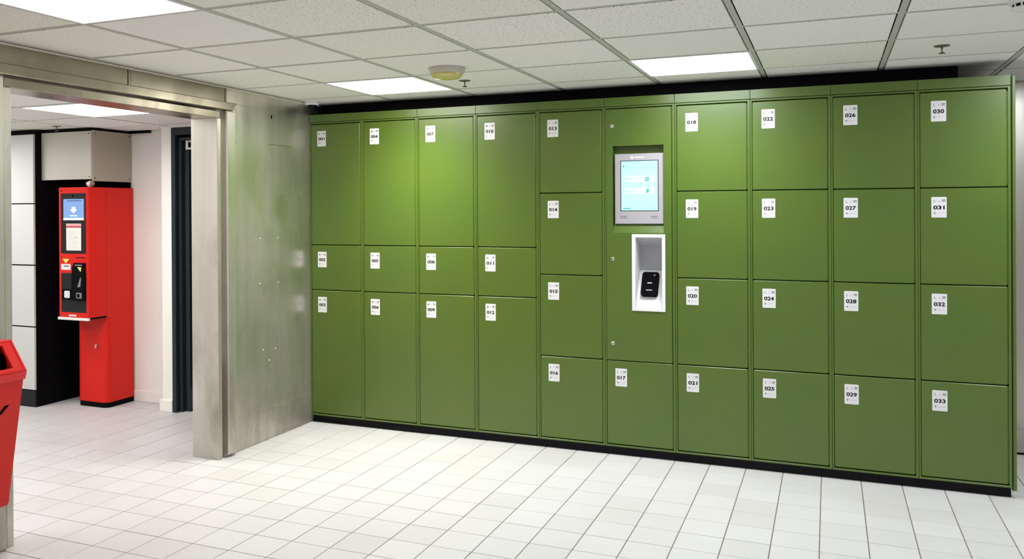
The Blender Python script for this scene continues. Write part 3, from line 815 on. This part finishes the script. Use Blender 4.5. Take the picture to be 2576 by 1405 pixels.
# crumpled paper on top
bl = bmesh.new(); bmesh.ops.create_icosphere(bl, subdivisions=3, radius=0.026)
pm = MB()
for v in bl.verts:
    p = v.co.normalized(); k = 0.026*(1+0.22*mnoise.noise(p*1.8)+0.05*mnoise.noise(p*5))
    pm.v.append((-1.722+p.x*k*1.35, -0.33+p.y*k, 1.700+p.z*k*0.9))
zmin = min(a[2] for a in pm.v); pm.v = [(a, b, c-zmin+1.676) for a, b, c in pm.v]
for f_ in bl.faces:
    pm.f.append([v.index for v in f_.verts]); pm.m.append(1 if f_.calc_center_median().x > 0.010 else 0)
bl.free()
po = pm.build('paper_ball', [PAPER, BROWN], origin=(-1.722, -0.33, 1.676), angle=60)
tag(po, 'small crumpled white and brown paper ball lying on top of the red machine', 'litter')

# ------------------------------------------------------------------ red litter bin on the steel wall
BYa, BYb = -3.12, -2.632
bn = thing('litter_bin', (0.15, (BYa+BYb)/2, 0.26), 'red wall mounted litter bin with slanted hood, cut off at the left edge', 'bin')
def yz(prof, ya, yb, mb=None, m=0):
    mb = mb or MB()
    return mb.rings([[(x, ya, z) for x, z in prof], [(x, yb, z) for x, z in prof]], m)
body = [(0.006, 0.262), (0.165, 0.262), (0.190, 0.272), (0.199, 0.296), (0.288, 0.808), (0.006, 0.808)]
yz(body, BYa+0.004, BYb-0.004).build('body', RED2, bn)
yz([(0.006, 0.255), (0.150, 0.252), (0.186, 0.262), (0.197, 0.288), (0.006, 0.288)], BYa, BYb).build('bottom_rim', RED2, bn)
# hood: sides, front band and a sloping face with an opening
hd_ = MB()
A = (0.301, 0.835); Bp = (0.212, 0.958)
dx, dz = Bp[0]-A[0], Bp[1]-A[1]
L = math.hypot(dx, dz); du = (dx/L, dz/L); nn = (-du[1]*-1, du[0]*-1)
def HP(y, v, w): return (A[0]+du[0]*v+nn[0]*w, y, A[1]+du[1]*v+nn[1]*w)
MAPS['hood'] = lambda u, v, w: HP(u, v, w)
yz([(0.006, 0.800), (0.294, 0.800), (0.303, 0.834), (0.006, 0.834)], BYa, BYb, hd_)
yz([(0.006, 0.834), (0.02, 0.834), (0.02, 0.945), (0.006, 0.945)], BYa+0.01, BYb-0.01, hd_)
hd_.box(0.006, 0.200, BYa, BYb, 0.945, 0.957)
for ya, yb in ((BYa, BYa+0.012), (BYb-0.012, BYb)):
    yz([(0.006, 0.834), (0.297, 0.834), (0.206, 0.955), (0.006, 0.955)], ya, yb, hd_)
hd_.build('hood', REDLIP, bn)
fa = MB(); o0, o1, v0, v1 = BYa+0.055, BYb-0.055, 0.022, L-0.022
for q in ((BYa, BYb, 0, v0), (BYa, BYb, v1, L), (BYa, o0, v0, v1), (o1, BYb, v0, v1)):
    fa.slab('hood', q[0], q[1], q[2], q[3], 0.002, -0.010, 0, 0)
fa.build('opening_frame', REDLIP, bn)
rb = MB()
for q in ((BYa+0.006, BYb-0.006, 0.004, 0.009), (BYa+0.006, BYb-0.006, L-0.009, L-0.004), (BYa+0.006, BYa+0.012, 0.009, L-0.009), (BYb-0.012, BYb-0.006, 0.009, L-0.009)):
    rb.slab('hood', q[0], q[1], q[2], q[3], 0.006, 0.0, 0, 0.002)
rb.build('raised_rim', REDLIP, bn)
MB().box(0.022, 0.200, BYa+0.015, BYb-0.015, 0.810, 0.9).build('liner', BLACK, bn)
# black printed mark on the front
sl = (0.288-0.199)/(0.808-0.296)
def FP(u, v, w): return (0.199+(v-0.296)*sl+w, u, v)
MAPS['front'] = FP
for s_ in (0, 1, 2):
    y = -2.742-s_*0.085
    MB().poly('front', [(y, 0.668), (y+0.018, 0.668), (y+0.052, 0.702), (y+0.030, 0.702)], 0.0012, -0.001).build('printed_stroke', BLACK, bn)
MB().poly('front', [(-2.765, 0.712), (-2.742, 0.712), (-2.748, 0.704), (-2.771, 0.704)], 0.0012, -0.001).build('printed_stroke', BLACK, bn)
